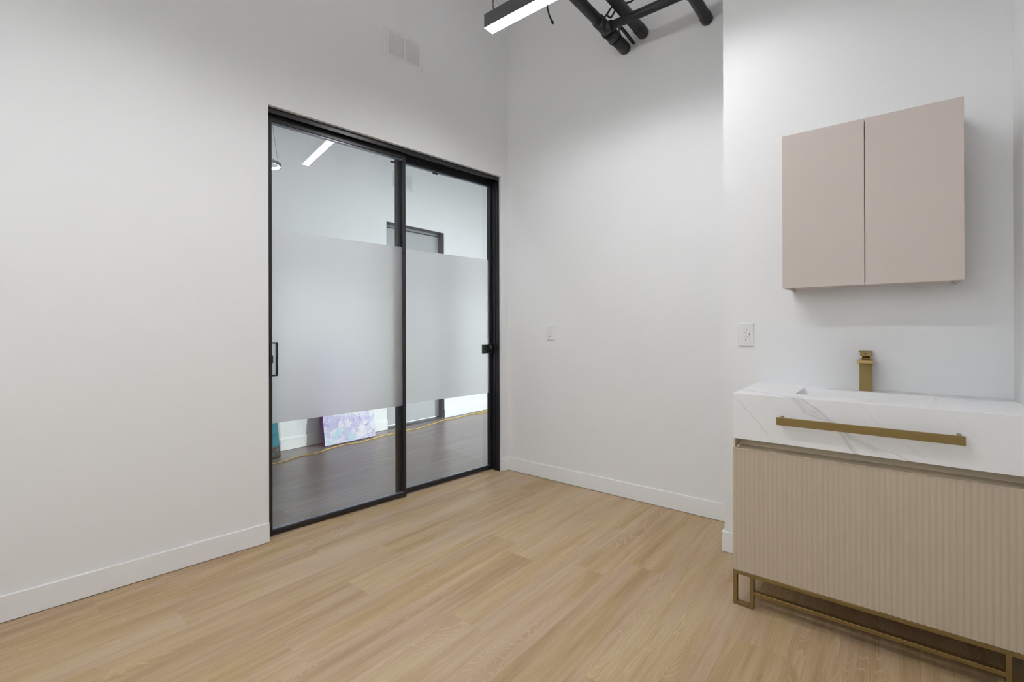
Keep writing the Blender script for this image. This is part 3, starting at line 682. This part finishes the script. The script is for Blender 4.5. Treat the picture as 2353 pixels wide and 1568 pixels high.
t = thing('faucet', (2.2335, 2.41, ZT), 'square brushed brass single-lever faucet behind the sink basin', 'faucet')
bm = B(); box(bm, 2.2130, 2.2545, 2.390, 2.434, ZT, .957, .0008); mk('column', bm, brass_z, t)
bm = B(); box(bm, 2.2095, 2.2620, 2.280, 2.440, .957, .9695, .004, 3); mk('spout', bm, brass_polish, t)
bm = B(); tube(bm, [(2.2338, 2.412, .9695), (2.2338, 2.412, .972), (2.2338, 2.412, .973), (2.2338, 2.412, .9795)], [.0175, .0175, .0135, .0135], 24); mk('handle_neck', bm, brass_polish, t)
bm = B(); box(bm, 2.2155, 2.2525, 2.393, 2.431, .9795, .9965, .0008); h_ = mk('handle_block', bm, brass_x, t)
bm = B(); box(bm, 2.2105, 2.2545, 2.393, 2.470-.02, .9965, .9992, .0006); mk('lever_plate', bm, brass_x, t)
for dx, mat in ((-.0014, red_dot), (.0014, blue_dot)):
    bm = B(); s = -1 if dx < 0 else 1
    c = [bm.verts.new((2.2340+s*.0036*math.sin(math.pi*i/8), 2.3925, .9885+.0036*math.cos(math.pi*i/8))) for i in range(9)]
    c2 = [bm.verts.new((v.co.x, 2.3931, v.co.z)) for v in c]
    bm.faces.new(c); bm.faces.new(c2[::-1])
    for i in range(9): bm.faces.new((c[i], c[(i+1) % 9], c2[(i+1) % 9], c2[i]))
    mk('temperature_dot', bm, mat, h_)

# ------------------------------------------------------------------ switch and outlet
def bevel_plate(bm, x0, x1, z0, z1, y, d, sl):
    a = [bm.verts.new(q) for q in ((x0, y, z0), (x1, y, z0), (x1, y, z1), (x0, y, z1))]
    b = [bm.verts.new(q) for q in ((x0+sl, y-d, z0+sl), (x1-sl, y-d, z0+sl), (x1-sl, y-d, z1-sl), (x0+sl, y-d, z1-sl))]
    for i in range(4): bm.faces.new((a[i], a[(i+1) % 4], b[(i+1) % 4], b[i]))
    bm.faces.new(b)
t = thing('light_switch', (0.395, YB, 1.064), 'white wall switch plate on the back wall right of the glass doors', 'switch')
bm = B(); bevel_plate(bm, .360, .430, 1.0065, 1.1205, YB-.0003, .0055, .0045); mk('cover_plate', bm, white_plastic, t)
bm = B(); box(bm, .3785, .4115, YB-.0075, YB-.0055, 1.030, 1.0975, .0008); mk('rocker', bm, white_plastic, t)
bm = B(); box(bm, .3815, .3995, YB-.0079, YB-.0074, 1.0345, 1.0385); mk('dimmer_slot', bm, grey_slot, t)
for z in (1.016, 1.111):
    bm = B(); tube(bm, [(.395, YB-.0057, z), (.395, YB-.0064, z)], .0028, 10); mk('screw', bm, white_plastic, t)
t = thing('wall_outlet', (1.7745, YV, 1.0635), 'white double wall outlet on the wall left of the sink', 'outlet')
ox0, ox1, oz0, oz1 = 1.7395, 1.8095, 1.0065, 1.1205
bm = B(); bevel_plate(bm, ox0, ox1, oz0, oz1, YV-.0003, .0060, .0045); mk('cover_plate', bm, white_plastic, t)
om = (ox0+ox1)/2; fy = YV-.0085
bm = B(); box(bm, om-.0165, om+.0165, fy, YV-.0062, 1.0655, 1.0970, .0006); f1 = mk('receptacle_face', bm, white_plastic, t)
bm = B(); box(bm, om-.0165, om+.0165, fy, YV-.0062, 1.0300, 1.0615, .0006); f2 = mk('receptacle_face', bm, white_plastic, t)
bm = B(); box(bm, om-.0155, om-.0005, fy-.0006, YV-.0062, 1.0604, 1.0666, .0004); mk('test_button', bm, white_plastic, t)
bm = B(); box(bm, om+.0005, om+.0135, fy-.0006, YV-.0062, 1.0604, 1.0666, .0004); mk('test_button', bm, white_plastic, t)
bm = B(); box(bm, om+.0148, om+.0165, fy-.0004, YV-.0062, 1.0600, 1.0680); mk('indicator', bm, dark_slot, t)
for f_, zc in ((f1, 1.0842), (f2, 1.0492)):
    for dx, hh in ((-.0063, .0040), (.0063, .0032)):
        bm = B(); box(bm, om+dx-.0010, om+dx+.0010, fy-.0002, fy+.0008, zc+.0025-hh, zc+.0025+hh); mk('slot', bm, dark_slot, f_)
    bm = B(); tube(bm, [(om, fy+.001, zc-.0095), (om, fy-.0002, zc-.0095)], .0023, 10); mk('ground_hole', bm, dark_slot, f_)
for z in (1.0155, 1.1115):
    bm = B(); tube(bm, [(om, YV-.0062, z), (om, YV-.0068, z)], .0026, 10); mk('screw', bm, white_plastic, t)

# ------------------------------------------------------------------ things in the hallway
def canvas(y0, y1, xb, h, label, face, side, lean_top):
    t = thing('painting', (xb, (y0+y1)/2, 0.002), label, 'painting')
    th = .034; lean = math.asin(min(.9, (xb-th-lean_top)/h)) if h else 0
    def P(u, v, d): # u along y, v up the canvas, d thickness back
        return (xb-d*math.cos(lean)-v*math.sin(lean), u, .002+v*math.cos(lean)+(th-d)*0+ (th*math.sin(lean) if False else 0)+d*-math.sin(lean)+th*math.sin(lean))
    bm = B(); hexa(bm, [P(y0, 0, .001), P(y1, 0, .001), P(y1, 0, th), P(y0, 0, th), P(y0, h, .001), P(y1, h, .001), P(y1, h, th), P(y0, h, th)]); mk('stretched_sides', bm, side, t)
    bm = B(); hexa(bm, [P(y0+.001, .001, 0), P(y1-.001, .001, 0), P(y1-.001, .001, .0009), P(y0+.001, .001, .0009), P(y0+.001, h-.001, 0), P(y1-.001, h-.001, 0), P(y1-.001, h-.001, .0009), P(y0+.001, h-.001, .0009)]); mk('painted_face', bm, face, t)
    return t
canvas(2.300, 2.845, -1.757, 0.95, 'unframed lavender and white abstract canvas leaning on the hallway wall', lavender_paint, canvas_side, XF+.002)
canvas(1.30, 1.885, -1.735, 0.80, 'unframed teal and brown abstract canvas leaning on the hallway wall', teal_paint, plain('teal_edge', (0.05, 0.10, 0.10), .7, vary=.3), XF+.002)
cpts = [(-1.70, 0.9), (-1.709, 1.393), (-1.597, 1.746), (-1.602, 1.856), (-1.640, 1.943), (-1.652, 2.018), (-1.632, 2.082), (-1.644, 2.186), (-1.676, 2.273), (-1.716, 2.45), (-1.685, 2.533), (-1.678, 2.586), (-1.700, 2.694), (-1.715, 2.845), (-1.735, 2.926), (-1.738, 3.024), (-1.742, 3.231), (-1.722, 3.32), (-1.765, 3.528), (-1.84, 3.801), (-1.852, 3.876), (-1.825, 3.985), (-1.875, 4.312), (-1.851, 4.409), (-1.89, 4.719), (-1.88, 5.1), (-1.80, 5.8), (-1.84, 6.9)]
t = thing('extension_cord', (-1.70, 2.9, 0.004), 'yellow extension cord snaking along the hallway floor', 'cord')
bm = B(); tube(bm, smooth_path([(x+.02, y, .0048) for x, y in cpts], 5), .0042, 8); mk('cord_run', bm, cord_yellow, t)
bm = B(); tube(bm, smooth_path([(-1.835, 4.40, .0125), (-1.77, 4.42, .0048), (-1.775, 4.50, .0048), (-1.83, 4.60, .0048), (-1.868, 4.72, .0128)], 5), .0040, 8); mk('cord_loop', bm, cord_yellow, t)

for o in bpy.data.objects:
    if '_base' in o: del o['_base']
